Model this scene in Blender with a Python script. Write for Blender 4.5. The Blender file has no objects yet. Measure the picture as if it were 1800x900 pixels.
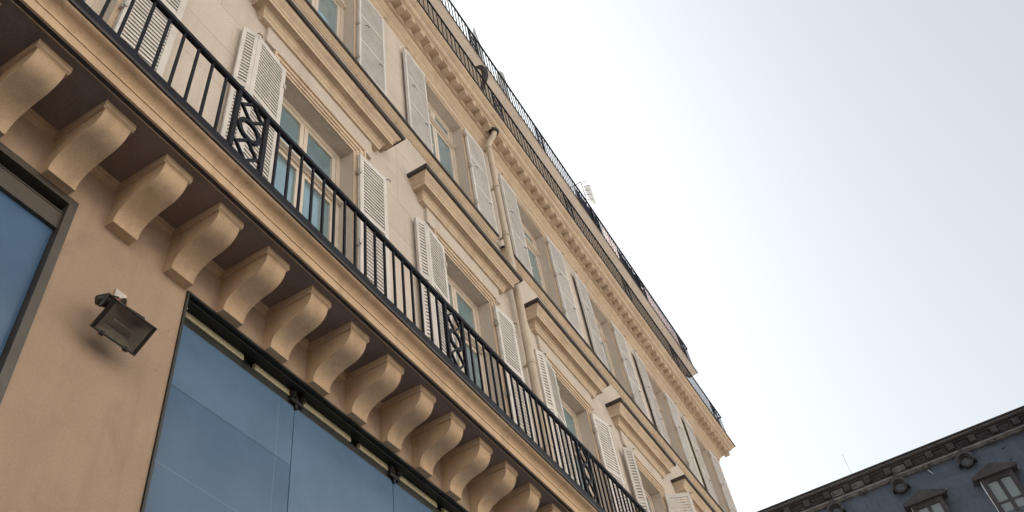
import bpy, bmesh, math, random
from mathutils import Vector, Matrix
random.seed(7)
scene = bpy.context.scene
COL = scene.collection
S = 3.2            # one layout unit = the camera's distance from the facade, in metres
EYE = 1.6

# ------------------------------------------------------------------ camera
R = ((0.4953912, -0.85906923, -0.12879293),
     (0.60190119, 0.44636641, -0.66217218),
     (0.62634058, 0.25051366, 0.73820078))
cam = bpy.data.cameras.new('camera')
cam_o = bpy.data.objects.new('camera', cam)
COL.objects.link(cam_o)
M = Matrix((R[0], [-v for v in R[1]], [-v for v in R[2]])).transposed().to_4x4()
M.translation = Vector((0, -S, EYE))
cam_o.matrix_world = M
cam.sensor_width = 36
cam.lens = 1499.71 / 1800 * 36
cam.shift_x = (900 - 892.96) / 1800
cam.shift_y = -(450 - 448.29) / 1800
cam.clip_start = 0.05
cam.clip_end = 3000
scene.camera = cam_o

# ------------------------------------------------------------------ sky, sun, exposure
SUN_EL, SUN_AZ = math.radians(43), math.radians(28)     # azimuth from +Y towards +X
w = bpy.data.worlds.new('World'); scene.world = w; w.use_nodes = True
nt = w.node_tree; nt.nodes.clear()
sky = nt.nodes.new('ShaderNodeTexSky'); sky.sky_type = 'NISHITA'
sky.sun_disc = False; sky.sun_elevation = SUN_EL; sky.sun_rotation = SUN_AZ
sky.air_density = 1.6; sky.dust_density = 7.0; sky.ozone_density = 1.5; sky.altitude = 50
bg = nt.nodes.new('ShaderNodeBackground'); bg.inputs['Strength'].default_value = 0.094
out = nt.nodes.new('ShaderNodeOutputWorld')
bw = nt.nodes.new('ShaderNodeRGBToBW'); hs = nt.nodes.new('ShaderNodeMix'); hs.data_type = 'RGBA'; hs.inputs[0].default_value = 0.75      # thin white haze over the whole sky
vl = nt.nodes.new('ShaderNodeMix'); vl.data_type = 'RGBA'; vl.inputs[0].default_value = .45; vl.inputs[7].default_value = (2.12, 2.42, 2.55, 1)      # even pale veil of high cloud
nt.links.new(sky.outputs[0], bw.inputs[0]); nt.links.new(sky.outputs[0], hs.inputs[6]); nt.links.new(bw.outputs[0], hs.inputs[7]); nt.links.new(hs.outputs[2], vl.inputs[6]); nt.links.new(vl.outputs[2], bg.inputs[0]); nt.links.new(bg.outputs[0], out.inputs[0])
sl = bpy.data.lights.new('sun', 'SUN'); sl.energy = 5.0; sl.angle = math.radians(0.6); sl.color = (1, .93, .82)
so = bpy.data.objects.new('sun', sl); COL.objects.link(so)
sd = Vector((math.sin(SUN_AZ) * math.cos(SUN_EL), math.cos(SUN_AZ) * math.cos(SUN_EL), math.sin(SUN_EL)))
so.rotation_euler = sd.to_track_quat('Z', 'Y').to_euler()
scene.view_settings.view_transform = 'Standard'; scene.view_settings.look = 'None'
scene.view_settings.gamma = 1; scene.view_settings.exposure = 1.68

# ------------------------------------------------------------------ materials
def nodes(name):
    m = bpy.data.materials.new(name); m.use_nodes = True
    t = m.node_tree; b = t.nodes['Principled BSDF']
    return m, t, b
def N(t, typ, **kw):
    n = t.nodes.new(typ)
    for k, v in kw.items():
        if k in n.inputs: n.inputs[k].default_value = v
        else: setattr(n, k, v)
    return n
def stone(name, c0, c1, scale=1.2, rough=.85, bump=.25, speck=None, fine=60, streak=None, rand=.0, blotch=None):
    m, t, b = nodes(name); L = t.links.new
    g = N(t, 'ShaderNodeNewGeometry')
    n1 = N(t, 'ShaderNodeTexNoise', Scale=scale, Detail=6.0, Roughness=.62); L(g.outputs['Position'], n1.inputs['Vector'])
    r1 = N(t, 'ShaderNodeValToRGB'); r1.color_ramp.elements[0].position = .32; r1.color_ramp.elements[1].position = .7
    r1.color_ramp.elements[0].color = (*c0, 1); r1.color_ramp.elements[1].color = (*c1, 1)
    L(n1.outputs['Fac'], r1.inputs[0])
    n2 = N(t, 'ShaderNodeTexNoise', Scale=fine, Detail=4.0, Roughness=.7); L(g.outputs['Position'], n2.inputs['Vector'])
    mr = N(t, 'ShaderNodeMapRange'); mr.inputs['From Min'].default_value = .25; mr.inputs['From Max'].default_value = .75
    mr.inputs['To Min'].default_value = .78; mr.inputs['To Max'].default_value = 1.2
    L(n2.outputs['Fac'], mr.inputs['Value'])
    mx = N(t, 'ShaderNodeMix', data_type='RGBA', blend_type='MULTIPLY'); mx.inputs[0].default_value = 1
    L(r1.outputs[0], mx.inputs[6]); L(mr.outputs[0], mx.inputs[7])
    cur = mx.outputs[2]
    if streak:      # rain streaks: noise stretched downwards
        mp = N(t, 'ShaderNodeMapping'); mp.inputs['Scale'].default_value = (5.5, 5.5, .35); L(g.outputs['Position'], mp.inputs['Vector'])
        n3 = N(t, 'ShaderNodeTexNoise', Scale=1.6, Detail=5.0, Roughness=.6); L(mp.outputs[0], n3.inputs['Vector'])
        r3 = N(t, 'ShaderNodeValToRGB'); r3.color_ramp.elements[0].position = .5; r3.color_ramp.elements[1].position = .78
        L(n3.outputs['Fac'], r3.inputs[0])
        m3 = N(t, 'ShaderNodeMix', data_type='RGBA', blend_type='MIX'); m3.inputs[7].default_value = (*streak, 1)
        ml = N(t, 'ShaderNodeMath', operation='MULTIPLY'); ml.inputs[1].default_value = .8
        L(r3.outputs[0], ml.inputs[0]); L(ml.outputs[0], m3.inputs[0]); L(cur, m3.inputs[6]); cur = m3.outputs[2]
    if blotch:      # scuffs and old patches of render
        n6 = N(t, 'ShaderNodeTexNoise', Scale=2.6, Detail=9.0, Roughness=.72, Distortion=.8); L(g.outputs['Position'], n6.inputs['Vector'])
        r6 = N(t, 'ShaderNodeValToRGB'); r6.color_ramp.elements[0].position = .52; r6.color_ramp.elements[1].position = .74; L(n6.outputs['Fac'], r6.inputs[0])
        m6 = N(t, 'ShaderNodeMix', data_type='RGBA'); m6.inputs[7].default_value = (*blotch, 1)
        l6 = N(t, 'ShaderNodeMath', operation='MULTIPLY'); l6.inputs[1].default_value = .75; L(r6.outputs[0], l6.inputs[0]); L(l6.outputs[0], m6.inputs[0]); L(cur, m6.inputs[6]); cur = m6.outputs[2]
    if speck:
        v = N(t, 'ShaderNodeTexVoronoi', Scale=9.0, Randomness=1.0); L(g.outputs['Position'], v.inputs['Vector'])
        lt = N(t, 'ShaderNodeMath', operation='LESS_THAN'); lt.inputs[1].default_value = .055; L(v.outputs['Distance'], lt.inputs[0])
        n4 = N(t, 'ShaderNodeTexNoise', Scale=2.3); L(g.outputs['Position'], n4.inputs['Vector'])
        gt = N(t, 'ShaderNodeMath', operation='GREATER_THAN'); gt.inputs[1].default_value = .54; L(n4.outputs['Fac'], gt.inputs[0])
        ml = N(t, 'ShaderNodeMath', operation='MULTIPLY'); L(lt.outputs[0], ml.inputs[0]); L(gt.outputs[0], ml.inputs[1])
        m4 = N(t, 'ShaderNodeMix', data_type='RGBA'); m4.inputs[7].default_value = (*speck, 1); L(ml.outputs[0], m4.inputs[0]); L(cur, m4.inputs[6]); cur = m4.outputs[2]
    if rand:
        oi = N(t, 'ShaderNodeObjectInfo'); mr2 = N(t, 'ShaderNodeMapRange'); mr2.inputs['To Min'].default_value = 1 - rand; mr2.inputs['To Max'].default_value = 1 + rand
        L(oi.outputs['Random'], mr2.inputs['Value'])
        m5 = N(t, 'ShaderNodeMix', data_type='RGBA', blend_type='MULTIPLY'); m5.inputs[0].default_value = 1
        L(cur, m5.inputs[6]); L(mr2.outputs[0], m5.inputs[7]); cur = m5.outputs[2]
    L(cur, b.inputs['Base Color'])
    b.inputs['Roughness'].default_value = rough
    bp = N(t, 'ShaderNodeBump', Strength=bump, Distance=.004); L(n2.outputs['Fac'], bp.inputs['Height']); L(bp.outputs[0], b.inputs['Normal'])
    return m
def plain(name, c, rough=.5, metal=0, var=.12, scale=7, bump=0.0, spec=.5, rand=0.0):
    m, t, b = nodes(name); L = t.links.new; b.inputs['Specular IOR Level'].default_value = spec
    g = N(t, 'ShaderNodeNewGeometry'); n = N(t, 'ShaderNodeTexNoise', Scale=scale, Detail=5.0, Roughness=.65); L(g.outputs['Position'], n.inputs['Vector'])
    r = N(t, 'ShaderNodeValToRGB'); r.color_ramp.elements[0].position = .3; r.color_ramp.elements[1].position = .72
    r.color_ramp.elements[0].color = (*[max(0, x * (1 - var)) for x in c], 1); r.color_ramp.elements[1].color = (*[x * (1 + var) for x in c], 1)
    L(n.outputs['Fac'], r.inputs[0]); cur = r.outputs[0]
    if rand:
        oi = N(t, 'ShaderNodeObjectInfo'); mr2 = N(t, 'ShaderNodeMapRange'); mr2.inputs['To Min'].default_value = 1 - rand; mr2.inputs['To Max'].default_value = 1 + rand
        L(oi.outputs['Random'], mr2.inputs['Value'])
        m5 = N(t, 'ShaderNodeMix', data_type='RGBA', blend_type='MULTIPLY'); m5.inputs[0].default_value = 1
        L(cur, m5.inputs[6]); L(mr2.outputs[0], m5.inputs[7]); cur = m5.outputs[2]
    L(cur, b.inputs['Base Color'])
    b.inputs['Roughness'].default_value = rough; b.inputs['Metallic'].default_value = metal
    if bump:
        bp = N(t, 'ShaderNodeBump', Strength=bump, Distance=.01); L(n.outputs['Fac'], bp.inputs['Height']); L(bp.outputs[0], b.inputs['Normal'])
    return m
def glass(name, c, rough=.03, ior=1.55, wav=.012, scratches=False, metal=0.0):
    m, t, b = nodes(name); L = t.links.new; b.inputs['Metallic'].default_value = metal
    b.inputs['Base Color'].default_value = (*c, 1); b.inputs['Roughness'].default_value = rough; b.inputs['IOR'].default_value = ior
    g = N(t, 'ShaderNodeNewGeometry'); n = N(t, 'ShaderNodeTexNoise', Scale=1.3, Detail=1.0); L(g.outputs['Position'], n.inputs['Vector'])
    bp = N(t, 'ShaderNodeBump', Strength=.3, Distance=wav); L(n.outputs['Fac'], bp.inputs['Height']); L(bp.outputs[0], b.inputs['Normal'])
    n2 = N(t, 'ShaderNodeTexNoise', Scale=2.2, Detail=6.0, Roughness=.7); L(g.outputs['Position'], n2.inputs['Vector'])
    r = N(t, 'ShaderNodeValToRGB'); r.color_ramp.elements[0].position = .35; r.color_ramp.elements[1].position = .75
    r.color_ramp.elements[0].color = (*[x * .9 for x in c], 1); r.color_ramp.elements[1].color = (*[x * 1.12 for x in c], 1)
    L(n2.outputs['Fac'], r.inputs[0]); cur = r.outputs[0]
    if scratches:       # long hairline scratches in the film on the glass
        sp = N(t, 'ShaderNodeSeparateXYZ'); L(g.outputs['Position'], sp.inputs[0])
        nz = N(t, 'ShaderNodeTexNoise', Scale=.9, Detail=2.0); L(g.outputs['Position'], nz.inputs['Vector'])
        def line(ax, base, slope, off, wd):
            a = N(t, 'ShaderNodeMath', operation='MULTIPLY_ADD'); L(sp.outputs[base], a.inputs[0]); a.inputs[1].default_value = slope; a.inputs[2].default_value = -off
            s = N(t, 'ShaderNodeMath', operation='ADD'); L(sp.outputs[ax], s.inputs[0]); L(a.outputs[0], s.inputs[1])
            wb = N(t, 'ShaderNodeMath', operation='MULTIPLY_ADD'); L(nz.outputs['Fac'], wb.inputs[0]); wb.inputs[1].default_value = .03; L(s.outputs[0], wb.inputs[2])
            ab = N(t, 'ShaderNodeMath', operation='ABSOLUTE'); L(wb.outputs[0], ab.inputs[0])
            lt = N(t, 'ShaderNodeMath', operation='LESS_THAN'); L(ab.outputs[0], lt.inputs[0]); lt.inputs[1].default_value = wd
            return lt.outputs[0]
        for q in [line(2, 0, .02, 4.60, .0013), line(0, 2, .012, 3.62, .0013)]:
            mx = N(t, 'ShaderNodeMix', data_type='RGBA'); mx.inputs[7].default_value = (.24, .30, .37, 1)
            ml = N(t, 'ShaderNodeMath', operation='MULTIPLY'); ml.inputs[1].default_value = .7; L(q, ml.inputs[0])
            L(ml.outputs[0], mx.inputs[0]); L(cur, mx.inputs[6]); cur = mx.outputs[2]
    L(cur, b.inputs['Base Color'])
    return m

ST = stone('pale limestone', (.475, .41, .36), (.555, .485, .43), 1.1, streak=(.42, .36, .31), bump=.3)
STB = stone('limestone block', (.475, .41, .36), (.555, .485, .43), 1.1, streak=(.425, .365, .315), bump=.35, rand=.05)
STM = stone('carved limestone', (.47, .36, .27), (.58, .455, .345), 2.0, streak=(.38, .28, .205), bump=.25)
OCH = stone('ochre render', (.345, .245, .18), (.43, .31, .232), .9, speck=(.2, .12, .08), bump=.4, fine=110, blotch=(.27, .19, .15), streak=(.31, .22, .17))
CON = stone('ochre painted stone', (.47, .335, .225), (.59, .425, .29), 1.7, bump=.3, streak=(.35, .25, .17), rand=.045, fine=110)
SOF = stone('shade darkened soffit', (.19, .145, .13), (.28, .215, .19), 1.5, bump=.3)  # shade under the balcony is put into this dark base colour
IRON = plain('black blue iron paint', (.009, .009, .0155), .5, 0, .4, 14, spec=.10)
ZINC = plain('dark zinc flashing', (.055, .044, .042), .6, .2, .35, 5, spec=.3)
SHUT = plain('warm white shutter paint', (.59, .555, .535), .6, 0, .12, 6, rand=.06)
SHUT2 = plain('grey white shutter paint', (.60, .565, .555), .6, 0, .12, 5, rand=.05)
WOOD = plain('cream window paint', (.58, .50, .43), .5, 0, .08, 6)
GL = glass('coated window glass', (.25, .37, .43), .02, 1.6, .006, metal=.45)
GLS = glass('blue filmed shop glass', (.072, .135, .248), .14, 1.30, .0015, scratches=True)
GLS2 = glass('blue shop glass with painted reflection', (.096, .168, .285), .16, 1.30, .0015, scratches=True)  # lighter copy of the shop glass, reflection put into its colour
DKF = plain('dark shop frame', (.022, .024, .024), .45, .2, .3, 9)
BRF = plain('grey brown shop frame', (.075, .062, .052), .5, .2, .15, 6)
OLV = plain('olive cream metal rail', (.40, .36, .24), .55, 0, .15, 9)
BLK = plain('black metal fitting', (.02, .018, .018), .5, .3, .3, 12)
PIPE = plain('cream painted pipe', (.50, .42, .335), .6, 0, .12, 4)
GRYM = plain('pale grey metal', (.42, .43, .44), .6, .1, .1, 8)
LAMPG = plain('dusty lamp glass', (.075, .066, .054), .12, 0, .95, 11)
LAMPG.node_tree.nodes['Principled BSDF'].inputs['Alpha'].default_value = .42
LREF = plain('dull lamp reflector', (.34, .30, .25), .45, .2, .4, 12)
LAMPB = plain('black lamp housing', (.016, .014, .014), .5, .3, .35, 15)
ALU = plain('bare aluminium', (.52, .47, .43), .4, .5, .15, 14)
RED = plain('red cable cover', (.28, .05, .04), .5, 0, .2, 14)
SCRD = plain('dark navy screen cloth', (.022, .024, .045), .8, 0, .25, 9)
SCRW = plain('pale pink screen cloth', (.72, .64, .66), .85, 0, .06, 4)
m_, t_, b_ = nodes('translucent pale pink cloth'); d_ = N(t_, 'ShaderNodeBsdfDiffuse', Color=(.74, .64, .68, 1)); tl_ = N(t_, 'ShaderNodeBsdfTranslucent', Color=(.74, .64, .68, 1)); mx_ = N(t_, 'ShaderNodeMixShader', Fac=.5)
t_.links.new(d_.outputs[0], mx_.inputs[1]); t_.links.new(tl_.outputs[0], mx_.inputs[2]); t_.links.new(mx_.outputs[0], t_.nodes['Material Output'].inputs[0])
CLOTH = m_
SLATE = stone('blue grey slate', (.052, .065, .086), (.082, .099, .126), 1.1, rough=.6, bump=.25, fine=22, streak=(.042, .053, .070), rand=.05)
SOOT = stone('soot black stone', (.030, .027, .029), (.062, .055, .058), 2.0, rough=.8, bump=.4, fine=18)
SOOTL = stone('weathered grey stone', (.09, .085, .085), (.21, .20, .195), 3.0, rough=.85, bump=.5, fine=10)
CURT = plain('grey green blind behind glass', (.19, .22, .225), .3, 0, .08, 3)
WHT = plain('weathered white metal and sunlit cheek', (.74, .76, .76), .5, 0, .06, 5)
OCG = plain('dull grey oculus glass', (.065, .068, .08), .35, 0, .2, 5)
ASPH = stone('asphalt', (.04, .04, .042), (.06, .06, .062), 2, rough=.9, bump=.5, fine=90)
PAVE = stone('pavement slab', (.25, .24, .23), (.33, .32, .305), 1.5, rough=.85, bump=.3, rand=.08)
KERB = stone('granite kerb', (.27, .26, .25), (.34, .33, .32), 6, rough=.8, bump=.3)
ATT = stone('cream painted attic wall', (.60, .54, .48), (.68, .62, .56), 1.0, bump=.2)
OPP = stone('opposite stone', (.50, .465, .42), (.58, .54, .485), .8, bump=.2)

# ------------------------------------------------------------------ mesh helpers (layout units; X along facade, Y into it, Z above eye)
def W(p): return Vector((p[0] * S, p[1] * S, EYE + p[2] * S))
class MB:
    def __init__(self): self.v = []; self.f = []
    def poly(self, pts):
        i = len(self.v); self.v += [tuple(p) for p in pts]; self.f.append(tuple(range(i, i + len(pts)))); return self
    def box(self, x0, x1, y0, y1, z0, z1):
        i = len(self.v)
        self.v += [(x, y, z) for z in (z0, z1) for y in (y0, y1) for x in (x0, x1)]
        self.f += [tuple(i + k for k in q) for q in ((0, 2, 3, 1), (4, 5, 7, 6), (0, 1, 5, 4), (2, 6, 7, 3), (0, 4, 6, 2), (1, 3, 7, 5))]
        return self
    def prism(self, prof, x0, x1, axis=0):
        """closed profile (a, b) extruded; axis 0: (y, z) along x; axis 1: (x, z) along y"""
        n = len(prof); i = len(self.v)
        for t in (x0, x1):
            for a, b in prof: self.v.append((t, a, b) if axis == 0 else (a, t, b))
        for k in range(n): self.f.append((i + k, i + (k + 1) % n, i + n + (k + 1) % n, i + n + k))
        self.f.append(tuple(i + k for k in reversed(range(n)))); self.f.append(tuple(i + n + k for k in range(n)))
        return self
    def hood(self, prof, xa, xb, yw=0.0, left=True, right=True):
        """profile (d, z) swept along the wall with mitred returns at the ends"""
        n = len(prof); i = len(self.v)
        for s in range(4):
            for d, z in prof:
                if s == 0: p = (xa - (d if left else 0), yw, z)
                elif s == 1: p = (xa - (d if left else 0), yw - d, z)
                elif s == 2: p = (xb + (d if right else 0), yw - d, z)
                else: p = (xb + (d if right else 0), yw, z)
                self.v.append(p)
        for s in range(3):
            for k in range(n):
                self.f.append((i + s * n + k, i + s * n + (k + 1) % n, i + (s + 1) * n + (k + 1) % n, i + (s + 1) * n + k))
        return self
    def tube(self, pts, r, n=8, cap=True):
        pts = [Vector(p) for p in pts]; i = len(self.v); rr = r if isinstance(r, (list, tuple)) else [r] * len(pts)
        up = None
        for k, p in enumerate(pts):
            t = ((pts[min(k + 1, len(pts) - 1)] - p).normalized() + (p - pts[max(k - 1, 0)]).normalized()).normalized()
            if up is None:
                up = Vector((0, 1, 0)) if abs(t.y) < .9 else Vector((1, 0, 0))
            a = t.cross(up).normalized(); up = a.cross(t).normalized()
            for q in range(n):
                g = 2 * math.pi * (q + .5) / n
                self.v.append(tuple(p + (a * math.cos(g) + up * math.sin(g)) * rr[k]))
        for k in range(len(pts) - 1):
            for q in range(n):
                self.f.append((i + k * n + q, i + k * n + (q + 1) % n, i + (k + 1) * n + (q + 1) % n, i + (k + 1) * n + q))
        if cap:
            self.f.append(tuple(i + q for q in reversed(range(n)))); self.f.append(tuple(i + (len(pts) - 1) * n + q for q in range(n)))
        return self
    def ring(self, c, r0, r1, y0, y1, n=28, sx=1.0):
        i = len(self.v)
        for q in range(n):
            a = 2 * math.pi * q / n
            for r, y in ((r0, y0), (r1, y0), (r1, y1), (r0, y1)):
                self.v.append((c[0] + r * sx * math.cos(a), y, c[1] + r * math.sin(a)))
        for q in range(n):
            o, p = i + q * 4, i + ((q + 1) % n) * 4
            for k in range(4): self.f.append((o + k, o + (k + 1) % 4, p + (k + 1) % 4, p + k))
        return self
    def grid_wall(self, xs, zs, holes, y, back):
        """front skin at y with rectangular holes (x0,x1,z0,z1) and reveals back to `back`"""
        xs = sorted(set(xs + [h[0] for h in holes] + [h[1] for h in holes])); zs = sorted(set(zs + [h[2] for h in holes] + [h[3] for h in holes]))
        for a, b in zip(xs, xs[1:]):
            for c, d in zip(zs, zs[1:]):
                mx, mz = (a + b) / 2, (c + d) / 2
                if any(h[0] < mx < h[1] and h[2] < mz < h[3] for h in holes): continue
                self.poly([(a, y, c), (b, y, c), (b, y, d), (a, y, d)])
        for x0, x1, z0, z1 in holes:
            self.poly([(x0, y, z0), (x0, back, z0), (x0, back, z1), (x0, y, z1)])
            self.poly([(x1, y, z0), (x1, y, z1), (x1, back, z1), (x1, back, z0)])
            self.poly([(x0, y, z1), (x0, back, z1), (x1, back, z1), (x1, y, z1)])
            self.poly([(x0, y, z0), (x1, y, z0), (x1, back, z0), (x0, back, z0)])
        return self
    def data(self, name, mat, world=False, smooth=False, bevel=0):
        me = bpy.data.meshes.new(name)
        me.from_pydata([tuple(W(p)) if world else (p[0] * S, p[1] * S, p[2] * S) for p in self.v], [], self.f)
        bm = bmesh.new(); bm.from_mesh(me); bmesh.ops.recalc_face_normals(bm, faces=bm.faces)
        if bevel: bmesh.ops.bevel(bm, geom=bm.edges[:], offset=bevel, segments=1, affect='EDGES')
        bm.to_mesh(me); bm.free()
        me.materials.append(mat)
        if smooth:
            for p in me.polygons: p.use_smooth = True
            try: me.set_sharp_from_angle(angle=math.radians(35))
            except Exception: pass
        me.update(); return me
def obj(name, me, parent=None, loc=(0, 0, 0), rz=0.0):
    o = bpy.data.objects.new(name, me); COL.objects.link(o)
    o.location = loc; o.rotation_euler = (0, 0, rz)
    if parent: o.parent = parent
    return o
def wpart(name, mb, mat, parent, smooth=False, bevel=0):
    """part whose vertices are given in layout coordinates; every direct parent used here stands at the world origin or at .home"""
    o = obj(name, mb.data(name, mat, True, smooth, bevel), parent)
    h = HOME.get(parent.name) if parent else None
    if h is not None: o.location = -h
    return o
HOME = {}
def thing(name, label, cat, home=None, group=None):
    o = bpy.data.objects.new(name, None); COL.objects.link(o); o['label'] = label; o['category'] = cat
    if group: o['group'] = group
    if home is not None: o.location = home; HOME[o.name] = Vector(home)
    return o
def L2(x, y=0, z=0): return Vector((x * S, y * S, z * S))

# ------------------------------------------------------------------ ground
G = -EYE / S
def struct(name, mb, mat):
    o = obj(name, mb.data(name, mat, True)); o['kind'] = 'structure'; return o
struct('ground', MB().poly([(-400, -400, G - .06), (400, -400, G - .06), (400, 400, G - .06), (-400, 400, G - .06)]), ASPH)
struct('road', MB().poly([(-60, -3.3, G - .045), (9.8, -3.3, G - .045), (9.8, -1.5, G - .045), (-60, -1.5, G - .045)]), ASPH)
struct('cross_road', MB().poly([(8.3, -60, G - .0437), (10.8, -60, G - .0437), (10.8, 60, G - .0437), (8.3, 60, G - .0437)]), ASPH)
pv = struct('pavement', MB().box(-12, 8.0, -1.46, 0.02, G - .05, G - .004), PAVE)
pv2 = struct('pavement', MB().box(-12, 8.0, -4.05, -3.34, G - .05, G - .004), PAVE)
pv3 = struct('pavement', MB().box(10.85, 12.3, -12, 12, G - .05, G - .004), PAVE)
for pvv, ya in ((pv, -1.505), (pv2, -3.335)):
    me = MB().box(0, .345, 0, .04, -.05, .002).data('kerb_stone', KERB, bevel=.008)
    for k in range(36): obj('kerb_stone', me, pvv, W((-4 + k * .35, ya, G)))
me = MB().box(0, .195, 0, .24, 0, .004).data('paving_slab', PAVE)
for i in range(40):
    for j in range(5): obj('paving_slab', me, pv, W((-2 + i * .2, -1.42 + j * .25, G - .0035)))

# ================================================================== the stone apartment building
B = thing('apartment_building', 'ochre and cream stone apartment building with shutters, iron balconies and bracketed balcony slab', 'building')
X0, X1 = -3.0, 6.12                        # left end (outside the frame) and right corner
C1, PITCH = 1.135, .883
BAYS = [C1 + PITCH * k for k in range(-3, 6)]
SHOPS = [(-1.35, .519), (.785, 2.64), (2.91, 4.55), (4.82, 5.85)]
Z_SOF, Z_FLO = 1.400, 1.452

# --- ground storey wall, painted ochre
mb = MB()
mb.grid_wall([X0, X1], [G - .05, Z_SOF], [(a, b, -.28, 1.281) for a, b in SHOPS], 0, .06)
mb.box(X0, X1, .0601, .10, 1.2811, 1.40)
wpart('ground_floor_wall', mb, OCH, B)['label'] = 'ochre rendered wall round the shop windows'
# stone step under the balcony soffit between the brackets
wpart('fillet', MB().prism([(0.004, 1.378), (-.006, 1.383), (-.006, 1.391), (-.012, 1.394), (-.012, 1.402), (.004, 1.402)], X0, X1), CON, B)

# --- upper wall: backing skin plus individually cut blocks in front of it
holes1 = [(c - .178, c + .178, Z_FLO, 2.388) for c in BAYS]
holes2 = [(c - .174, c + .174, 2.935, 3.636) for c in BAYS]
mb = MB(); mb.grid_wall([X0, X1], [Z_SOF, 3.86], holes1 + holes2, .0045, .075)
mb.poly([(X1 - .0045, 0.0045, 1.4), (X1 - .0045, 3.2, 1.4), (X1 - .0045, 3.2, 3.86), (X1 - .0045, 0.0045, 3.86)])
wpart('wall', mb, ST, B)
def block(x0, x1, z0, z1, g=.0005):
    wpart('stone_block', MB().box(x0 + g, x1 - g, 0, .0042, z0 + g, z1 - g), STB, B)
rows1 = [1.452, 1.64, 1.83, 2.02, 2.205, 2.388]
rows2 = [2.935, 3.11, 3.285, 3.46, 3.636]
for i in range(len(BAYS) - 1):
    a, b = BAYS[i], BAYS[i + 1]
    if b < .2: continue
    for rows, hw in ((rows1, .178), (rows2, .174)):
        for z0, z1 in zip(rows, rows[1:]):
            block(a + hw, b - hw, z0, z1)
    for z0, z1 in ((2.388, 2.533), (2.533, 2.72), (2.72, 2.905), (3.636, 3.80)):
        m_ = (a + b) / 2
        block(a, m_, z0, z1); block(m_, b, z0, z1)
for rows, hw in ((rows1, .178), (rows2, .174)):
    for z0, z1 in zip(rows, rows[1:]): block(BAYS[-1] + hw, X1, z0, z1)
for z0, z1 in ((2.388, 2.533), (2.533, 2.72), (2.72, 2.905), (3.636, 3.80)): block(BAYS[-1], X1, z0, z1)
# side, rear walls and roof terrace
mb = MB()
mb.poly([(X1, .0, G), (X1, 3.2, G), (X1, 3.2, 1.4), (X1, .0, 1.4)])
mb.poly([(X0, 3.2, G), (X1, 3.2, G), (X1, 3.2, 4.6), (X0, 3.2, 4.6)])
mb.poly([(X0, 0, G), (X0, 3.2, G), (X0, 3.2, 4.6), (X0, 0, 4.6)])
wpart('party_wall', mb, OCH, B)

# --- balcony slab
prof = [(.0, 1.402), (.148, 1.400), (.150, 1.396), (.152, 1.400), (.152, 1.407), (.160, 1.407), (.160, 1.3925), (.165, 1.3925), (.165, 1.4165), (.1672, 1.4165), (.1672, 1.4195), (.1632, 1.4215),
        (.1640, 1.4265), (.1668, 1.4325), (.1715, 1.4375), (.1775, 1.4410), (.1835, 1.4435), (.1875, 1.4470), (.1875, 1.4525), (.0, 1.4525)]
wpart('balcony_slab', MB().hood(prof, X0, X1), CON, B, smooth=True)
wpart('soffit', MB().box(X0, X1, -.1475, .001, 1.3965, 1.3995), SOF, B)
wpart('groove_shade', MB().box(X0, X1, -.1585, -.1500, 1.3945, 1.3985), SOOT, B)  # flat dark strip over the groove, its shade put into the colour
wpart('drip_edge', MB().box(X0, X1, -.1500, -.1476, 1.3935, 1.3985), CON, B)
wpart('lead_edge', MB().hood([(.0, 1.4530), (.1885, 1.4530), (.1895, 1.4510), (.192, 1.4510), (.192, 1.4595), (.0, 1.4560)], X0, X1), ZINC, B)

# --- brackets
bp = [(0.002, 1.2790), (-.022, 1.2790), (-.0225, 1.291), (-.0255, 1.300), (-.031, 1.309), (-.0405, 1.3165), (-.052, 1.3225), (-.064, 1.3270), (-.077, 1.3305), (-.089, 1.3330), (-.1005, 1.3370),
      (-.1095, 1.3425), (-.1165, 1.3495), (-.1215, 1.358), (-.1245, 1.367), (-.126, 1.3775), (.002, 1.3775)]
bme = MB().prism(bp, 0, .0575).data('bracket', CON, smooth=True)
cme = MB().prism([(.002, 1.3775), (-.127, 1.3775), (-.127, 1.3792), (-.1305, 1.381), (-.1305, 1.3985), (.002, 1.3985)], -.0055, .063).data('cap', CON)
for i in range(-26, 38):
    x = .7215 + .1425 * i
    if x < X0 + .1 or x > X1 - .1: continue
    o = obj('bracket', bme, B, L2(x) + Vector((0, 0, EYE)))
    obj('cap', cme, o)

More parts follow.
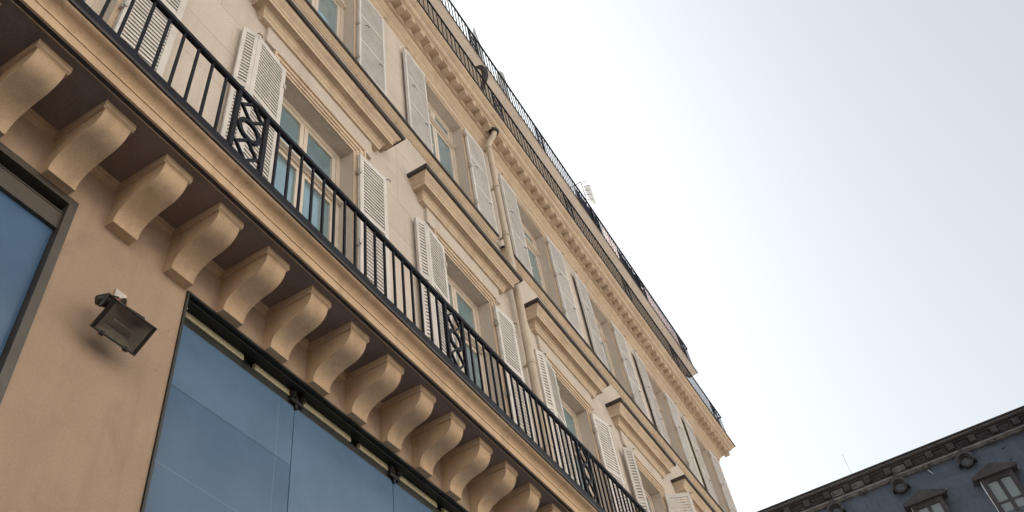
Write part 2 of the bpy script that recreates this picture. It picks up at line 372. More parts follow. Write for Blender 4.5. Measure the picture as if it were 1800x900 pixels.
# --- iron railings
def railing(name, y, zb, zt, x0, x1, panels, pitch, bar, hw, kids_from, low=.022, top=.014, corner=True):
    mb = MB()
    mb.box(x0, x1, y - bar * .9, y + bar * .9, zb, zb + low).box(x0, x1, y - bar * 1.1, y + bar * 1.1, zt - top, zt).box(x0, x1, y - bar * .7, y + bar * .7, zt - top - .004, zt - top + .001)
    rail = wpart(name, mb, IRON, B)
    bm_ = MB().box(-bar / 2, bar / 2, -bar / 2, bar / 2, zb + low * .8, zt - top * .9).data('baluster', IRON)
    H = (zt - top) - (zb + low); zc = (zt - top + zb + low) / 2
    pm = MB()
    for sx in (-1, 1): pm.box(sx * hw - bar * .95, sx * hw + bar * .95, -bar * .9, bar * .9, zb + low * .8, zt - top * .9)
    rr = H * .155; dh = (H - 2 * rr) / 4; r = hw - bar * .85
    pm.ring((0, zc), rr * .74, rr * 1.06, -bar * .6, bar * .6, 28, 1.0)
    for sgn in (-1, 1):
        cz = zc + sgn * (rr + dh)
        w_ = r * .78; t = max(bar * .7, .0042)
        for ax in (-1, 1):
            for az in (-1, 1):
                pts = [(0, 0, cz + az * dh), (ax * w_, 0, cz)]
                pm.tube(pts, t * 1.0, 4)
        for ax in (-1, 1): pm.box(min(ax * w_ * .95, ax * r), max(ax * w_ * .95, ax * r), -t * .4, t * .4, cz - t * .4, cz + t * .4)
    pme = pm.data('ornament_panel', IRON)
    for p in panels: obj('ornament_panel', pme, rail, W((p, y, 0)))
    ps = sorted(panels); edges = [x0] + [e for p in ps for e in (p - hw, p + hw)] + [x1]
    for a, b in zip(edges[::2], edges[1::2]):
        n = max(1, round((b - a) / pitch))
        for k in range(1, n):
            x = a + (b - a) * k / n
            if x >= kids_from: obj('baluster', bm_, rail, W((x, y, 0)))
    if corner:
        mb = MB()
        for z0, z1 in ((zb, zb + low), (zt - top, zt)): mb.box(x1 - bar, x1 + bar, y, y + .5, z0, z1)
        for k in range(1, 10): mb.box(x1 - bar / 2, x1 + bar / 2, y + k * .043, y + k * .043 + bar, zb, zt - .005)
        wpart('return_rail', mb, IRON, rail)
    return rail
railing('balcony_railing', -.187, 1.459, 1.708, X0, 6.29, [.708 + .825 * k for k in range(-3, 7)], .0413, .0053, .0445, .15, low=.024, top=.0125)
railing('upper_balcony_railing', -.127, 3.893, 4.186, X0, 6.23, [2.4595 + PITCH * k for k in range(-4, 5)], .0430, .0037, .050, .6, top=.010)
railing('terrace_railing', -.076, 4.690, 4.955, X0, 6.175, [2.42 + PITCH * k for k in range(-4, 5)], .0400, .0046, .046, .6, low=.012, top=.010)

# --- first floor: window surrounds, hoods
wd1 = .178
sur = MB()
for a, b, d in ((0, .012, .004), (.012, .026, .008), (.026, .043, .012), (.043, .052, .017)):
    sur.box(-wd1 - b, -wd1 - a, -d, .0, Z_FLO - Z_FLO, 2.388 - Z_FLO + a); sur.box(wd1 + a, wd1 + b, -d, .0, 0, 2.388 - Z_FLO + a)
    sur.box(-wd1 - b, wd1 + b, -d, .0, 2.388 - Z_FLO + a, 2.388 - Z_FLO + b)
sur_me = sur.data('window_surround', STM)
fr = MB().box(-.268, .268, -.0125, .0, 2.4405, 2.535)
fr_me = fr.data('frieze_panel', ST)
hp = [(.0, 2.528), (.020, 2.530), (.0225, 2.536), (.0225, 2.541), (.026, 2.545), (.0265, 2.552), (.0285, 2.558), (.034, 2.562), (.034, 2.569), (.052, 2.570), (.0525, 2.567), (.0560, 2.567), (.0560, 2.583), (.0590, 2.585), (.0590, 2.590), (.0610, 2.594), (.066, 2.600), (.073, 2.605), (.078, 2.612), (.0795, 2.620), (.0, 2.634)]
hood_me = MB().hood(hp, -.283, .283).data('window_hood', STM, smooth=True)
lead_me = MB().hood([(.0, 2.6345), (.0805, 2.6205), (.0815, 2.6145), (.0865, 2.6145), (.0900, 2.6215), (.0900, 2.6320), (.0, 2.6485)], -.283, .283).data('lead_capping', ZINC)
for c in BAYS[2:]:
    o = obj('window_surround', sur_me, B, W((c, 0, Z_FLO)))
    o = obj('window_hood', hood_me, B, W((c, 0, 0)))
    obj('frieze_panel', fr_me, o); obj('lead_capping', lead_me, o)

# --- windows
def window_meshes(hw, z0, z1, ztr, yb):
    """frame, transom, panes, all relative to (c, 0, 0)"""
    y0, y1 = yb, yb + .016; fw = .020
    f = MB().box(-hw, -hw + fw, y0, y1 + .01, z0, z1).box(hw - fw, hw, y0, y1 + .01, z0, z1).box(-hw + fw, hw - fw, y0, y1 + .01, z1 - fw, z1).box(-hw + fw, hw - fw, y0, y1 + .01, z0, z0 + .03)
    f.box(-hw + fw * .7, hw - fw * .7, y0 + .003, y1 + .01, z1 - fw * 1.4, z1 - fw * .7)
    tr = MB().box(-hw + fw, hw - fw, y0 - .004, y1, ztr - .012, ztr + .012).prism([(y0 - .015, ztr - .004), (y0 - .015, ztr + .003), (y0, ztr + .009), (y0, ztr - .009)], -hw + .004, hw - .004)
    fr_ = fw * .85
    sash, panes = [], []
    for za, zb in ((z0 + .03, ztr - .012), (ztr + .012, z1 - fw)):
        for s in (-1, 1):
            xa, xb = (0.0012, hw - fw) if s > 0 else (-hw + fw, -.0012)
            q = MB(); ya, yb2 = y0 + .004, y1
            q.box(xa, xa + fr_, ya, yb2, za, zb).box(xb - fr_, xb, ya, yb2, za, zb).box(xa + fr_, xb - fr_, ya, yb2, zb - fr_, zb).box(xa + fr_, xb - fr_, ya, yb2, za, za + fr_ * 1.3)
            sash.append(q.data('sash', WOOD))
            a = random.uniform(-.0006, .0006)
            panes.append(MB().poly([(xa + fr_, y0 + .011 + a, za + fr_ * 1.3), (xb - fr_, y0 + .011 - a, za + fr_ * 1.3), (xb - fr_, y0 + .011 - a * .5, zb - fr_), (xa + fr_, y0 + .011 + a, zb - fr_)]).data('pane', GL))
    return f.data('window', WOOD), tr.data('transom', WOOD), sash, panes
for z0, z1, hw, ztr in ((Z_FLO, 2.388, wd1, 2.135), (2.935, 3.636, .174, 3.487)):
    wm, tm, sm, pm = window_meshes(hw, z0, z1, ztr, .050)
    for c in BAYS[2:]:
        o = obj('window', wm, B, W((c, 0, 0)))
        obj('transom', tm, o)
        for q in sm: obj('sash', q, o)
        for q in pm: obj('pane', q, o)

# white knobs under two of the lintels
for x, y in ((1.078, .012), (1.139, .012), (1.199, .012), (1.940, .016), (2.002, .016)):
    wpart('lintel_knob', MB().tube([(x, y, 2.3885), (x, y, 2.382)], .0036, 8), GRYM, B, smooth=True)

# --- first floor shutters: broad louvred leaf plus a narrow folded leaf; slats one by one
zS0, zS1 = 1.463, 2.372
TH = .0115
def leaf_frame(L, h, rails, st=.017, th=TH):
    m = MB().box(0, st, 0, th, 0, h).box(L - st, L, 0, th, 0, h)
    for a, b in rails: m.box(st, L - st, .0004, th - .0004, a, b)
    return m
def slat_rows(rails, pitch):
    out_ = []
    for (a0, b0), (a1, b1) in zip(rails, rails[1:]):
        n = int((a1 - b0) / pitch)
        out_ += [b0 + (a1 - b0) * (k + .5) / n for k in range(n)]
    return out_
def slat_mesh(L, st, th=TH, hgt=.0118, tk=.0022):
    p = [(.0012, -hgt * .5), (.0012 + .0008, -hgt * .5 + -.0009), (th - .0012, hgt * .42), (th - .0012, hgt * .42 + tk)]
    p = [(.0012, -.0058), (.0034, -.0058), (.0046, .0054), (.0026, .0054)]
    return MB().prism(p, st - .001, L - st + .001).data('slat', SHUT)
H1 = zS1 - zS0
rails1 = [(0, .035), (.30, .318), (.60, .614), (H1 - .024, H1)]
LM, LN = .135, .048
main_me = leaf_frame(LM, H1, rails1).data('shutter', SHUT); narrow_me = leaf_frame(LN, H1, rails1, .011).data('narrow_leaf', SHUT)
slat_m, slat_n = slat_mesh(LM, .017), slat_mesh(LN, .011)
rows = slat_rows(rails1, .0152)
hinge_me = MB().box(-.006, .004, -.003, .0145, 0, .022).tube([(-.004, .004, -.006), (-.004, .004, .03)], .003, 6).data('hinge', ALU)
hook_me = MB().tube([(0, 0, 0), (.004, -.006, .001), (.016, -.006, .004), (.018, -.002, .004)], .0016, 5).data('hook', BLK)
def shutter1(xh, yh, ang, side, fold):
    """hinged at xh; side -1 opens to the left, +1 to the right; ang = lift off the wall; fold = bend of the narrow leaf back to the wall"""
    if side > 0:
        rz = -ang; base = obj('shutter', main_me, B, W((xh, yh, zS0)), rz); flip = 0
        end = L2(LM + .001, .001); rn = fold
        nl = obj('narrow_leaf', narrow_me, base, end, rn)
    else:
        # local x runs from the fold to the hinge so that slats stay the right way up
        dx, dy = -LM * math.cos(ang), -LM * math.sin(ang)
        base = obj('shutter', main_me, B, W((xh + dx, yh + dy, zS0)), ang)
        rn = -fold
        e = Vector((-(LN + .001) * math.cos(fold), (LN + .001) * math.sin(fold), 0)) * S
        nl = obj('narrow_leaf', narrow_me, base, e, rn)
    if ang > .8: base['label'] = 'shutter swung half open, standing out from the wall'
    for z in rows:
        obj('slat', slat_m, base, L2(0, 0, z))
        o = obj('slat', slat_n, base, nl.location + L2(0, 0, z), rn)
    for z in (.09, .45, .80):
        obj('hinge', hinge_me, base, L2(0 if side > 0 else LM, 0, z))
    obj('hook', hook_me, base, L2(LM * .97 if side > 0 else -.01, -.002, H1 - .012))
for k, c in enumerate(BAYS[2:]):
    kk = k            # 0 is the bay cut by the frame's top left
    la, lf, ra, rf = math.radians(6), math.radians(24), math.radians(3), math.radians(70 if kk < 2 else 20)
    la += math.radians(random.uniform(-1.5, 1.5)); lf += math.radians(random.uniform(-4, 4)); ra += math.radians(random.uniform(-1.2, 1.2))
    if kk == 3: ra = math.radians(10)
    if kk == 4: la, lf, ra, rf = math.radians(15), math.radians(60), math.radians(58), math.radians(70)
    shutter1(c - .182, -.0225, la, -1, lf)
    shutter1(c + .190, -.0225, ra, 1, rf)

# --- second floor shutters
zT0, zT1 = 2.942, 3.632
H2 = zT1 - zT0; L3 = .172
rails2 = [(0, .03), (.235, .247), (.455, .467), (H2 - .02, H2)]
s2_me = leaf_frame(L3, H2, rails2, .012, .012).data('shutter', SHUT2)
m = MB()
for z in slat_rows(rails2, .0078):
    m.prism([(.0012, z - .0030), (.0024, z - .0030), (.0030, z + .0026), (.0018, z + .0026)], .0115, L3 - .0115)
m.box(.0115, L3 - .0115, .0108, .0116, .02, H2 - .01)
sp_me = m.data('slat_panel', SHUT2)
for c in BAYS[2:]:
    for side in (-1, 1):
        a = math.radians(random.uniform(.5, 3))
        if side > 0: o = obj('shutter', s2_me, B, W((c + .187, -.0215, zT0)), -a); hx = 0
        else: o = obj('shutter', s2_me, B, W((c - .181 - L3 * math.cos(a), -.0215 - L3 * math.sin(a), zT0)), a); hx = L3
        p = obj('slat_panel', sp_me, o); p['kind'] = 'stuff'
        for z in (.08, .36, .62): obj('hinge', hinge_me, o, L2(hx, 0, z))
        for x, z in ((L3 * .22, .40), (L3 * .72, .20)): obj('hook', hook_me, o, L2(x, -.001, z))
        obj('hook', hook_me, o, L2(.004 if side < 0 else L3 - .004, -.002, H2 - .004))

# --- string course under the second floor, interrupted by the downpipe
scp = [(.0, 2.900), (.005, 2.901), (.006, 2.906), (.011, 2.909), (.0115, 2.914), (.0150, 2.917), (.021, 2.921), (.0235, 2.926), (.0245, 2.9305), (.0, 2.9355)]
for a, b in ((X0, 2.363), (2.432, X1)):
    o = wpart('string_course', MB().hood(scp, a, b, 0, False, b == X1), STM, B, smooth=True)
    wpart('lead_capping', MB().hood([(.0, 2.936), (.0255, 2.9312), (.0262, 2.9255), (.0300, 2.9255), (.0315, 2.9315), (.0315, 2.9390), (.0, 2.944)], a, b, 0, False, b == X1), ZINC, o)
# lintel mouldings over the second floor windows, then the cornice
for c in BAYS[2:]:
    m = MB()
    for a, b, d in ((0, .010, .003), (.010, .024, .0065), (.024, .038, .010)):
        m.box(c - .174 - b, c + .174 + b, -d, 0, 3.636 + a, 3.636 + b)
        m.box(c - .174 - b, c - .174 - a, -d, 0, 2.942, 3.636 + a); m.box(c + .174 + a, c + .174 + b, -d, 0, 2.942, 3.636 + a)
    wpart('window_surround', m, STM, B)
cp = [(.0, 3.728), (.004, 3.730), (.004, 3.739), (.008, 3.741), (.008, 3.752), (.012, 3.756), (.0125, 3.766), (.020, 3.770), (.026, 3.777), (.032, 3.781), (.034, 3.789), (.034, 3.7945), (.047, 3.7945), (.047, 3.831), (.0925, 3.831), (.0935, 3.838), (.0935, 3.844),
      (.100, 3.847), (.108, 3.852), (.114, 3.859), (.117, 3.866), (.122, 3.868), (.122, 3.874), (.128, 3.877), (.136, 3.882), (.1415, 3.8885), (.1425, 3.894), (.0, 3.900)]
cor = wpart('cornice', MB().hood(cp, X0, X1), STM, B, smooth=True)
wpart('lead_capping', MB().hood([(.0, 3.9005), (.1430, 3.8945), (.1440, 3.891), (.1475, 3.891), (.1485, 3.896), (.1485, 3.9025), (.0, 3.908)], X0, X1), ZINC, cor)
dm = MB().prism([(-.0465, 3.7995), (-.0905, 3.7995), (-.0905, 3.8305), (-.0465, 3.8305)], 0, .0325).data('dentil', STM, bevel=.004)
n = int((X1 + .09 - X0) / .0795)
for k in range(n):
    x = X1 + .0535 - k * .0795
    if abs(x + .018 - 2.43) < .04: continue            # left out where the downpipe rises through the course
    obj('dentil', dm, cor, Vector((x * S, 0, EYE)))
# attic storey between the upper balcony and the terrace
ah = [(c - .16, c + .16, 3.91, 4.45) for c in BAYS]
wpart('attic_wall', MB().grid_wall([X0, X1 - .02], [3.90, 4.64], ah, .035, .10), ATT, B)
wpart('attic_side', MB().box(X1 - .03, X1 - .0205, .036, 3.2, 3.86, 4.64), ST, B)
wm, tm, sm, pm = window_meshes(.16, 3.91, 4.45, 4.3, .085)
for c in BAYS[2:]:
    o = obj('window', wm, B, W((c, 0, 0))); obj('transom', tm, o)
    for q in sm: obj('sash', q, o)
    for q in pm: obj('pane', q, o)
tp = [(-.04, 4.622), (.030, 4.622), (.032, 4.628), (.060, 4.652), (.0645, 4.655), (.0645, 4.661), (.070, 4.666), (.071, 4.670), (.078, 4.673), (.082, 4.678), (-.04, 4.680)]
ter = wpart('terrace_slab', MB().hood(tp, X0, X1, 0).box(X0, X1, .0, 3.2, 4.64, 4.6795), ST, B)
wpart('lead_capping', MB().hood([(-.02, 4.6805), (.0825, 4.6785), (.0835, 4.675), (.0865, 4.675), (.0865, 4.6845), (-.02, 4.6865)], X0, X1), ZINC, ter)

# --- downpipe
pm_ = MB().tube([(2.43, -.085, 3.815), (2.43, -.075, 3.79), (2.43, -.052, 3.765), (2.43, -.040, 3.74), (2.43, -.0375, 3.71), (2.43, -.0375, 3.0), (2.43, -.0375, 2.70)], .0158, 14)
pm_.tube([(2.43, -.0375, 2.705), (2.43, -.0375, 1.46)], .0178, 14)
pipe = wpart('downpipe', pm_, PIPE, B, smooth=True)
for z in (3.70, 3.36, 2.985, 2.705, 2.665, 2.2, 1.8):
    wpart('collar', MB().tube([(2.43, -.0375, z), (2.43, -.0375, z + .014)], .0202, 14).box(2.426, 2.434, -.02, .003, z + .002, z + .012), PIPE, pipe)
wpart('pipe_hole', MB().tube([(2.43, -.082, 3.818), (2.43, -.088, 3.832)], .027, 14), BLK, pipe)
wpart('rain_hopper', MB().tube([(2.44, -.055, 4.56), (2.44, -.085, 4.53), (2.44, -.10, 4.48), (2.44, -.10, 4.42), (2.44, -.09, 4.36)], [.008, .016, .021, .020, .012], 14).tube([(2.44, -.085, 4.37), (2.44, -.06, 4.28), (2.44, -.06, 3.91)], .014, 10), ZINC, B, smooth=True)

# --- shop windows
for si, (a, b) in enumerate(SHOPS):
    left = si == 0
    fm = BRF if left else DKF
    m = MB(); t = .0165 if left else .006
    m.box(a + .0005, a + t, -.004, .07, -.2795, 1.2805).box(b - t, b - .0005, -.004, .07, -.2795, 1.2805).box(a + t, b - t, -.004, .07, 1.2805 - t, 1.2805).box(a + t, b - t, -.004, .07, -.2795, -.262)
    if left: m.box(a + t, b - t, .004, .07, 1.2025, 1.243).box(a + t, b - t, .0025, .0045, 1.2405, 1.2430)
    else: m.box(a + t, b - t, .006, .012, 1.2685, 1.2715)
    f = wpart('shop_window', m, fm, B)
    if left: wpart('head_panel', MB().box(a + t, b - t, .016, .03, 1.2432, 1.2805 - t), BLK, f)
    gy = .012 if left else .034
    if left:
        joints = [a + t, -.42, b - t]
    else:
        joints = [a + t]
        while joints[-1] + .376 < b - t - .05: joints.append((a + .372) if len(joints) == 1 else joints[-1] + .376)
        joints.append(b - t)
    gt_ = 1.202 if left else 1.236
    for p, q in zip(joints, joints[1:]):
        e = random.uniform(-.0005, .0005)
        wpart('pane', MB().box(p + .0014, q - .0014, gy, gy + .004, -.262, gt_), GLS2 if (not left and p > a + .2) else GLS, f)  # panes past the first take the glass with reflection in its colour
        if not left and p < a + .2: wpart('reflection_band', MB().box(p + .0016, q - .0016, gy - .0006, gy - .0002, 1.083, gt_ - .0004), GLS2, f)  # pale strip painting the reflection along the top of the pane
    if not left:
        m = MB().box(a + t, b - t, .0345, .0425, gt_ + .0005, gt_ + .019)       # dark channel holding the glass
        m.box(a + t, b - t, .0430, .07, gt_ - .01, 1.2745).box(a + t, b - t, .0385, .0428, -.262, gt_ - .0005)
        wpart('head_channel', m, DKF, f)
        for p, q in zip(joints, joints[1:]):
            mid = (p + q) / 2 + .03
            for u, v in ((p + .022, mid - .018), (mid + .018, q - .022)):
                wpart('rail', MB().prism([(.0405, gt_ + .0195), (.0315, gt_ + .0195), (.0305, gt_ + .0220), (.0305, gt_ + .030), (.0330, gt_ + .037), (.0405, gt_ + .039)], u, v), OLV, f)
        for q in joints[1:-1]:
            c_ = MB()
            for s in (-1, 1):
                c_.tube([(q + s * .016, .024, gt_ + .026), (q + s * .016, .046, gt_ + .026)], .0085, 10).tube([(q + s * .016, .020, gt_ + .026), (q + s * .016, .025, gt_ + .026)], .0045, 8)
            c_.box(q - .020, q + .020, .026, .034, gt_ + .006, gt_ + .016).box(q - .004, q + .004, .028, .04, gt_ - .006, gt_ + .03)
            wpart('clamp', c_, BLK, f, smooth=True)
        wpart('screw', MB().tube([(a + .022, .018, 1.262), (a + .022, .034, 1.262)], .0035, 8), ALU, f)

# --- roof furniture that belongs to the building
wpart('roof_vent', MB().tube([(2.70, .02, 4.69), (2.70, .02, 5.20), (2.695, .02, 5.33), (2.72, .02, 5.50), (2.745, .02, 5.66)], [.03, .034, .036, .018, .004], 12), GRYM, B, smooth=True)['label'] = 'pale pointed vent on the roof terrace'
wpart('roof_vent', MB().tube([(3.07, .02, 4.69), (3.07, .02, 5.38), (3.07, .02, 5.46), (3.066, .02, 5.49)], [.03, .032, .028, .012], 12), GRYM, B, smooth=True)['label'] = 'short round topped vent on the roof terrace'
for a, b, mt, lb in ((3.90, 4.34, SCRD, 'dark cloth screen tied behind the terrace railing'), (4.36, 4.64, CLOTH, 'pale pink cloth screen tied behind the terrace railing'), (4.66, 5.06, SCRD, 'dark cloth screen tied behind the terrace railing'), (5.09, 5.98, CLOTH, 'long pale pink screen near the building corner')):
    m = MB(); nn = max(4, int((b - a) / .03))
    for z0, z1 in ((4.70, 4.945),):
        pts = [(a + (b - a) * k / nn, -.066 + .003 * math.sin(k * 1.9) + .002 * random.random()) for k in range(nn + 1)]
        for (xa, ya), (xb, yb) in zip(pts, pts[1:]):
            m.poly([(xa, ya, z0), (xb, yb, z0), (xb, yb, z1), (xa, ya, z1)])
            if mt is CLOTH: continue
            m.poly([(xa, ya + .003, z0), (xb, yb + .003, z0), (xb, yb + .003, z1), (xa, ya + .003, z1)])
            m.poly([(xa, ya, z1), (xb, yb, z1), (xb, yb + .003, z1), (xa, ya + .003, z1)])
    o = wpart('cloth_screen', m, mt, B); o['label'] = lb

# ================================================================== antenna on the terrace
A = thing('television_antenna', 'grid panel antenna on a bent mast above the terrace railing', 'antenna', W((4.713, .062, 4.68)))
wpart('mast', MB().tube([(4.713, .063, 4.68), (4.713, .063, 5.99)], .0042, 8).tube([(4.640, .19, 4.68), (4.640, .19, 5.90), (4.686, .11, 5.952), (4.713, .062, 5.985)], .0036, 6), BLK, A)
for p, q in (((4.717, .058, 5.990), (4.742, .013, 5.994)), ((4.717, .058, 5.928), (4.743, .010, 5.928)), ((4.716, .058, 5.863), (4.743, .011, 5.864)), ((4.714, .060, 5.800), (4.744, .010, 5.798)), ((4.717, .058, 5.735), (4.743, .010, 5.732))):
    wpart('element', MB().tube([p, q], .0024, 5), BLK, A)
m = MB()
for k in range(13):
    t = k / 12
    m.tube([(4.720, .050, 5.925 - .215 * t), (4.749, .000, 5.936 - .280 * t)], .0016, 4)
for t in (0, .33, .66, 1):
    m.tube([(4.720 + .029 * t, .050 - .050 * t, 5.925 + .011 * t), (4.728 + .021 * t, .036 - .034 * t, 5.71 - .06 * t)], .0019, 4)
m.poly([(4.7205, .0515, 5.925), (4.7495, .0015, 5.936), (4.7495, .0035, 5.650), (4.7285, .0375, 5.712)]); m.poly([(4.7212, .0522, 5.925), (4.7502, .0022, 5.936), (4.7502, .0042, 5.650), (4.7292, .0382, 5.712)])
wpart('reflector_panel', m, WHT, A)

# ================================================================== floodlight on the pier
F = thing('floodlight', 'dusty black floodlight on a bracket on the ochre pier between the shop windows', 'floodlight', W((.638, 0, 1.05)))
xa, xb = .5955, .6805
yt, zt_, yb_, zb_ = -.074, 1.056, -.0345, 1.0195            # glass: top edge stands off the wall, bottom edge close to it
def face(u, v, o=0.0):
    """u across, v from top to bottom edge of the lamp face, o = distance behind it (towards the wall and up)"""
    dy, dz = yb_ - yt, zb_ - zt_; ln = math.hypot(dy, dz); ny, nz = -dz / ln, dy / ln
    return (xa + (xb - xa) * u, yt + dy * v + ny * o, zt_ + dz * v + nz * o)
def ringbox(m, lev):
    i = len(m.v)
    for (o, e) in lev:
        for u, v in ((-e, -e), (1 + e, -e), (1 + e, 1 + e), (-e, 1 + e)): m.v.append(face(u, v, o))
    for k in range(len(lev) - 1):
        for q in range(4): m.f.append((i + k * 4 + q, i + k * 4 + (q + 1) % 4, i + k * 4 + 4 + (q + 1) % 4, i + k * 4 + 4 + q))
    m.f.append(tuple(i + (len(lev) - 1) * 4 + q for q in range(4)))
m = MB(); ringbox(m, [(-.002, -.035), (-.0035, .0), (-.0025, .03), (.004, .035), (.006, .0), (.026, -.16), (.030, -.24)])
wpart('housing', m, LAMPB, F)
m = MB(); ringbox(m, [(.0012, -.035), (.014, -.20), (.017, -.30)])
wpart('reflector', m, LREF, F)
wpart('bulb', MB().tube([face(.25, .5, .008), face(.75, .5, .008)], .0028, 8), LREF, F, smooth=True)
wpart('lamp_glass', MB().poly([face(.03, .03, -.0022), face(.97, .03, -.0022), face(.97, .97, -.0022), face(.03, .97, -.0022)]), LAMPG, F)
m = MB()
for u in (.22, .80): m.box(xa + (xb - xa) * u - .004, xa + (xb - xa) * u + .004, yb_ - .002, yb_ + .004, zb_ - .003, zb_ + .003)
wpart('clip', m, BLK, F)
m = MB().box(.6355, .6590, -.0045, -.0003, 1.122, 1.160)
wpart('wall_plate', m, ALU, F)
m = MB().tube([(.647, -.003, 1.138), (.640, -.03, 1.118), (.632, -.045, 1.085)], .0042, 6).tube([(xa - .003, -.040, 1.060), (xa + .0, -.050, 1.084), (.632, -.046, 1.087), (xb - .01, -.050, 1.086), (xb + .002, -.045, 1.062)], .0030, 6)
wpart('arm', m, BLK, F)
wpart('junction_box', MB().tube([(.590, -.030, 1.078), (.602, -.036, 1.083), (.618, -.040, 1.088), (.628, -.042, 1.090)], [.008, .0125, .0120, .006], 10).tube([(.617, -.038, 1.089), (.622, -.030, 1.108), (.634, -.006, 1.118)], .0028, 6), BLK, F, smooth=True)
wpart('cable_gland', MB().tube([(.606, -.050, 1.0790), (.616, -.053, 1.0815)], .0042, 8), RED, F, smooth=True)

# ================================================================== slate roofed building across the side street
XR, ZR, SL = 12.0, 6.0, .22
def onroof(Y, z):
    """point given on the plane X = XR moved along its line of sight distance onto the sloping slates"""
    t = (XR - SL * ZR) / (XR - SL * z)
    return (XR * t, (Y + 1) * t - 1, z * t)
def slope_x(z): return XR - SL * (ZR - z)
D = thing('mansard_building', 'dark slate roofed building with dormer windows and soot black cornice across the street', 'building', W((XR, 0, G)))
ya, yb3 = -5.2, 6.0
zlow = 3.7
wpart('wall', MB().box(slope_x(zlow) - .1, XR + 3, ya, yb3, G, zlow), SOOTL, D)
wpart('roof', MB().prism([(slope_x(zlow) + .012, zlow), (XR + .012, 6.0), (XR + 3, 6.0), (XR + 3, zlow)], ya, yb3, axis=1), SLATE, D)
# slates: rows that can be told apart, big ones near
slm = MB().prism([(.006, 0), (.0008, .002), (.034, .150), (.040, .150)], 0, .094, axis=1).data('slate', SLATE)
cnt = 0
zrow = 5.985
row = 0
stuff = MB()
while zrow > zlow + .05:
    z = zrow - .13
    y = -2.7 + (row % 2) * .05
    while y < 2.4:
        if cnt < 300 and y < -1.0 and z > 5.0:
            obj('slate', slm, D, W((slope_x(z) + random.uniform(-.0008, .0008), y, z)) - HOME[D.name]); cnt += 1
        else:
            j = random.uniform(-.0008, .0008); x = slope_x(z) + j
            i = len(stuff.v)
            for yy in (y, y + .094):
                for a, b in ((.006, 0), (.0008, .002), (.034, .150), (.040, .150)): stuff.v.append((x + a, yy, z + b))
            stuff.f += [(i, i + 1, i + 5, i + 4), (i + 1, i + 2, i + 6, i + 5), (i + 2, i + 3, i + 7, i + 6), (i, i + 3, i + 2, i + 1), (i + 4, i + 5, i + 6, i + 7)]
        y += .0955
    zrow -= .1; row += 1
wpart('slates', stuff, SLATE, D)['kind'] = 'stuff'
# cornice: moulding at the foot, frieze with consoles and relief panels, projecting top
wpart('foot_moulding', MB().prism([(XR - .02, 5.985), (XR - .045, 5.993), (XR - .045, 6.006), (XR - .065, 6.013), (XR - .065, 6.03), (XR - .050, 6.037), (XR - .050, 6.048), (XR, 6.055), (XR + .3, 6.055), (XR + .3, 5.985)], ya, yb3, axis=1), SOOTL, D)
wpart('frieze', MB().box(XR - .02, XR + .3, ya, yb3, 6.055, 6.20), SOOT, D)
wpart('cornice', MB().prism([(XR - .02, 6.168), (XR - .05, 6.176), (XR - .05, 6.192), (XR - .08, 6.200), (XR - .08, 6.214), (XR - .10, 6.222), (XR - .10, 6.238), (XR - .12, 6.245), (XR - .12, 6.259), (XR + .3, 6.274), (XR + .3, 6.168)], ya, yb3, axis=1), SOOT, D)
wpart('cornice_edge', MB().prism([(XR - .085, 6.2145), (XR - .104, 6.220), (XR - .104, 6.226), (XR - .085, 6.2195)], ya, yb3, axis=1), SOOTL, D)
con = MB().prism([(.0, 6.075), (-.045, 6.085), (-.055, 6.12), (-.060, 6.14), (-.064, 6.175), (.0, 6.175)], -.045, .045, axis=1).data('console', SOOT)
ys = [-1.84 + .302 * k for k in range(-9, 22)]
for y in ys: obj('console', con, D, W((XR - .02, y * .985, 0)) - HOME[D.name])
for k, (y0, y1) in enumerate(zip(ys, ys[1:])):
    y0, y1 = y0 * .985 + .06, y1 * .985 - .06
    m = MB(); light = random.random() < .12
    if -1.5 < y0 < -1.2 or -.95 < y0 < -.55: light = True
    m.box(XR - .033, XR - .0205, y0, y1, 6.078, 6.164)
    for q in range(7):
        a = y0 + (y1 - y0) * (q + .5) / 7; s = .012 + .006 * random.random(); z = 6.121 + random.uniform(-.014, .014)
        m.tube([(XR - .034, a, z - .03), (XR - .047, a + .008 * random.uniform(-1, 1), z), (XR - .034, a, z + .032)], [s * .5, s, s * .4], 6)
    o = wpart('relief_panel', m, SOOTL if light else SOOT, D, smooth=True)
    if light: o['label'] = 'paler carved relief panel'
# oculus dormers, snow hooks, vents, large dormers
def oculus(Y, z):
    x, y, z = onroof(Y, z); s = .985
    m = MB().ring((0, 0), .062, .088, -.09, .05, 24)
    m.prism([(-.118, -.05), (-.105, .062), (-.03, .145), (0, .165), (.03, .145), (.105, .062), (.118, -.05), (.088, -.02), (.068, .058), (0, .09), (-.068, .058), (-.088, -.02)], -.125, .05, axis=1)
    mm = MB(); mm.v = [(x + p[1], y + p[0], z + p[2]) for p in m.v]; mm.f = m.f
    o = wpart('round_dormer', mm, SOOT, D)
    d = MB(); n = 20; d.poly([(x - .055, y + .064 * math.cos(a * 2 * math.pi / n), z + .064 * math.sin(a * 2 * math.pi / n)) for a in range(n)])
    wpart('pane', d, OCG, o)
for k in range(-2, 6): oculus(-1.272 + .914 * k, 5.855)
for k in range(-1, 5):
    x, y, z = onroof(-1.702 + .905 * k, 5.99)
    m = MB()
    for s in (-1, 1): m.tube([(x - .03, y, z - .03), (x - .045, y + s * .03, z - .035), (x - .05, y + s * .052, z - .01), (x - .045, y + s * .045, z + .02), (x - .04, y + s * .025, z + .012)], .009, 6)
    wpart('roof_hook', m, SOOT, D)
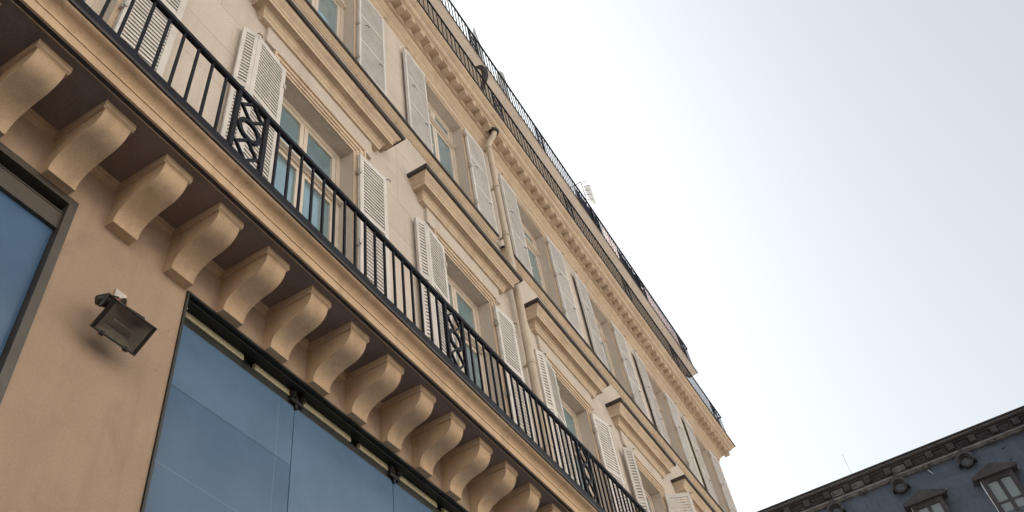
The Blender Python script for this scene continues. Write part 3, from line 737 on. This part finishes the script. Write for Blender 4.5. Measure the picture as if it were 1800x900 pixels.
for Y, z in ((-.826, 5.617), (-1.753, 5.616), (-.833, 5.28), (.1, 5.62)):
    x, y, z = onroof(Y, z)
    wpart('roof_vent', MB().prism([(x + .02, z - .02), (x - .035, z - .015), (x + .0, z + .03), (x + .02, z + .03)], y - .035, y + .035, axis=1), SOOTL, D)
x, y, z = onroof(-1.70, 5.92)
wpart('ladder_hook', MB().tube([(x - .03, y, z + .03), (x - .05, y - .035, z - .055)], .007, 6), GRYM, D)
def dormer(Y, z):
    """Y, z: apex of the hood"""
    x, y, z = onroof(Y, z); xf = x - .16
    hw = .285
    body = MB().box(xf + .03, x + .25, y - .20, y + .20, z - .85, z - .125)
    d = wpart('dormer', body, SOOT, D)
    h = [(-hw, z - .135), (-hw, z - .105), (-.01, z + .002), (.01, z + .002), (hw, z - .105), (hw, z - .135), (hw - .03, z - .15), (-hw + .03, z - .15)]
    wpart('hood', MB().prism([(y + a, b) for a, b in h], 0, 1, axis=1), SOOT, d) if False else None
    m = MB(); n = len(h)
    for t in (xf - .05, x + .22): m.v += [(t, y + a, b) for a, b in h]
    for k in range(n): m.f.append((k, (k + 1) % n, n + (k + 1) % n, n + k))
    m.f += [tuple(reversed(range(n))), tuple(range(n, 2 * n))]
    wpart('hood', m, SOOT, d)
    m = MB()
    m.box(xf, xf + .03, y - .205, y - .145, z - .85, z - .15).box(xf, xf + .03, y + .145, y + .205, z - .85, z - .15).box(xf, xf + .03, y - .145, y + .145, z - .215, z - .15)
    m.box(xf + .01, xf + .03, y - .022, y + .022, z - .85, z - .215).box(xf + .012, xf + .03, y - .145, y + .145, z - .52, z - .495)
    wpart('frame', m, SOOT, d)
    wpart('cheek', MB().box(xf + .001, x + .2, y + .2005, y + .209, z - .85, z - .16), WHT, d)['label'] = 'dormer cheek coloured pale to look sunlit'  # white plate on the sunny side only, sunlight put into its colour
    for s in (-1, 1):
        p, q = sorted((y + s * .024, y + s * .143))
        wpart('pane', MB().poly([(xf + .022, p, z - .845), (xf + .022, q, z - .845), (xf + .022, q, z - .217), (xf + .022, p, z - .217)]), CURT, d)
for k in range(-2, 5): dormer(-1.47 + .925 * k, 5.648)
# aerial on its roof
T = thing('roof_aerial', 'thin rod aerial standing above the dark slate building', 'aerial', W((XR, -.765, 6.26)))
wpart('rod', MB().tube([(XR + .0, -.765, 6.26), (XR - .0, -.769, 6.64)], .0045, 5).tube([(XR, -.769, 6.638), (XR, -.769, 6.648)], .010, 6), GRYM, T)

# ================================================================== building on the other side of the street (behind the camera; stone kept pale to bounce fill light; seen only in the glass)
O = thing('opposite_building', 'pale stone building facing the balcony building from across the street', 'building', W((1, -4.05, G)))
zo = 5.2
wins = [(-6 + .95 * i, -6 + .95 * i + .4, z, z + .62) for i in range(14) for z in (.1, 1.2, 2.35, 3.5, 4.4)]
m = MB().grid_wall([-7, 7.7], [G, zo], wins, 0, -.06); m.v = [(x, -4.05 + y, z) for x, y, z in m.v]
wpart('wall', m, OPP, O)
wpart('cornice', MB().prism([(-4.05, 5.1), (-3.95, 5.13), (-3.9, 5.2), (-4.05, 5.2)], -7, 7.7), OPP, O)
wpart('string_course', MB().box(-7, 7.7, -4.049, -3.99, .02, .09), OPP, O)
wpart('roof', MB().prism([(-4.05, 5.2), (-4.35, 5.95), (-7, 6.1), (-7, 5.2)], -7, 7.7), SLATE, O)
pmw = MB().box(.0, .4, -.004, .0, 0, .62).data('window', GL); fmw = MB().box(0, .03, 0, .01, 0, .62).box(.37, .4, 0, .01, 0, .62).box(.185, .215, 0, .01, 0, .62).box(.03, .37, 0, .01, .59, .62).box(.03, .37, 0, .01, .4, .42).data('frame', WOOD)
for (a, b, z, z1) in wins:
    o = obj('window', pmw, O, W((a, -4.1, z)) - HOME[O.name]); obj('frame', fmw, o)
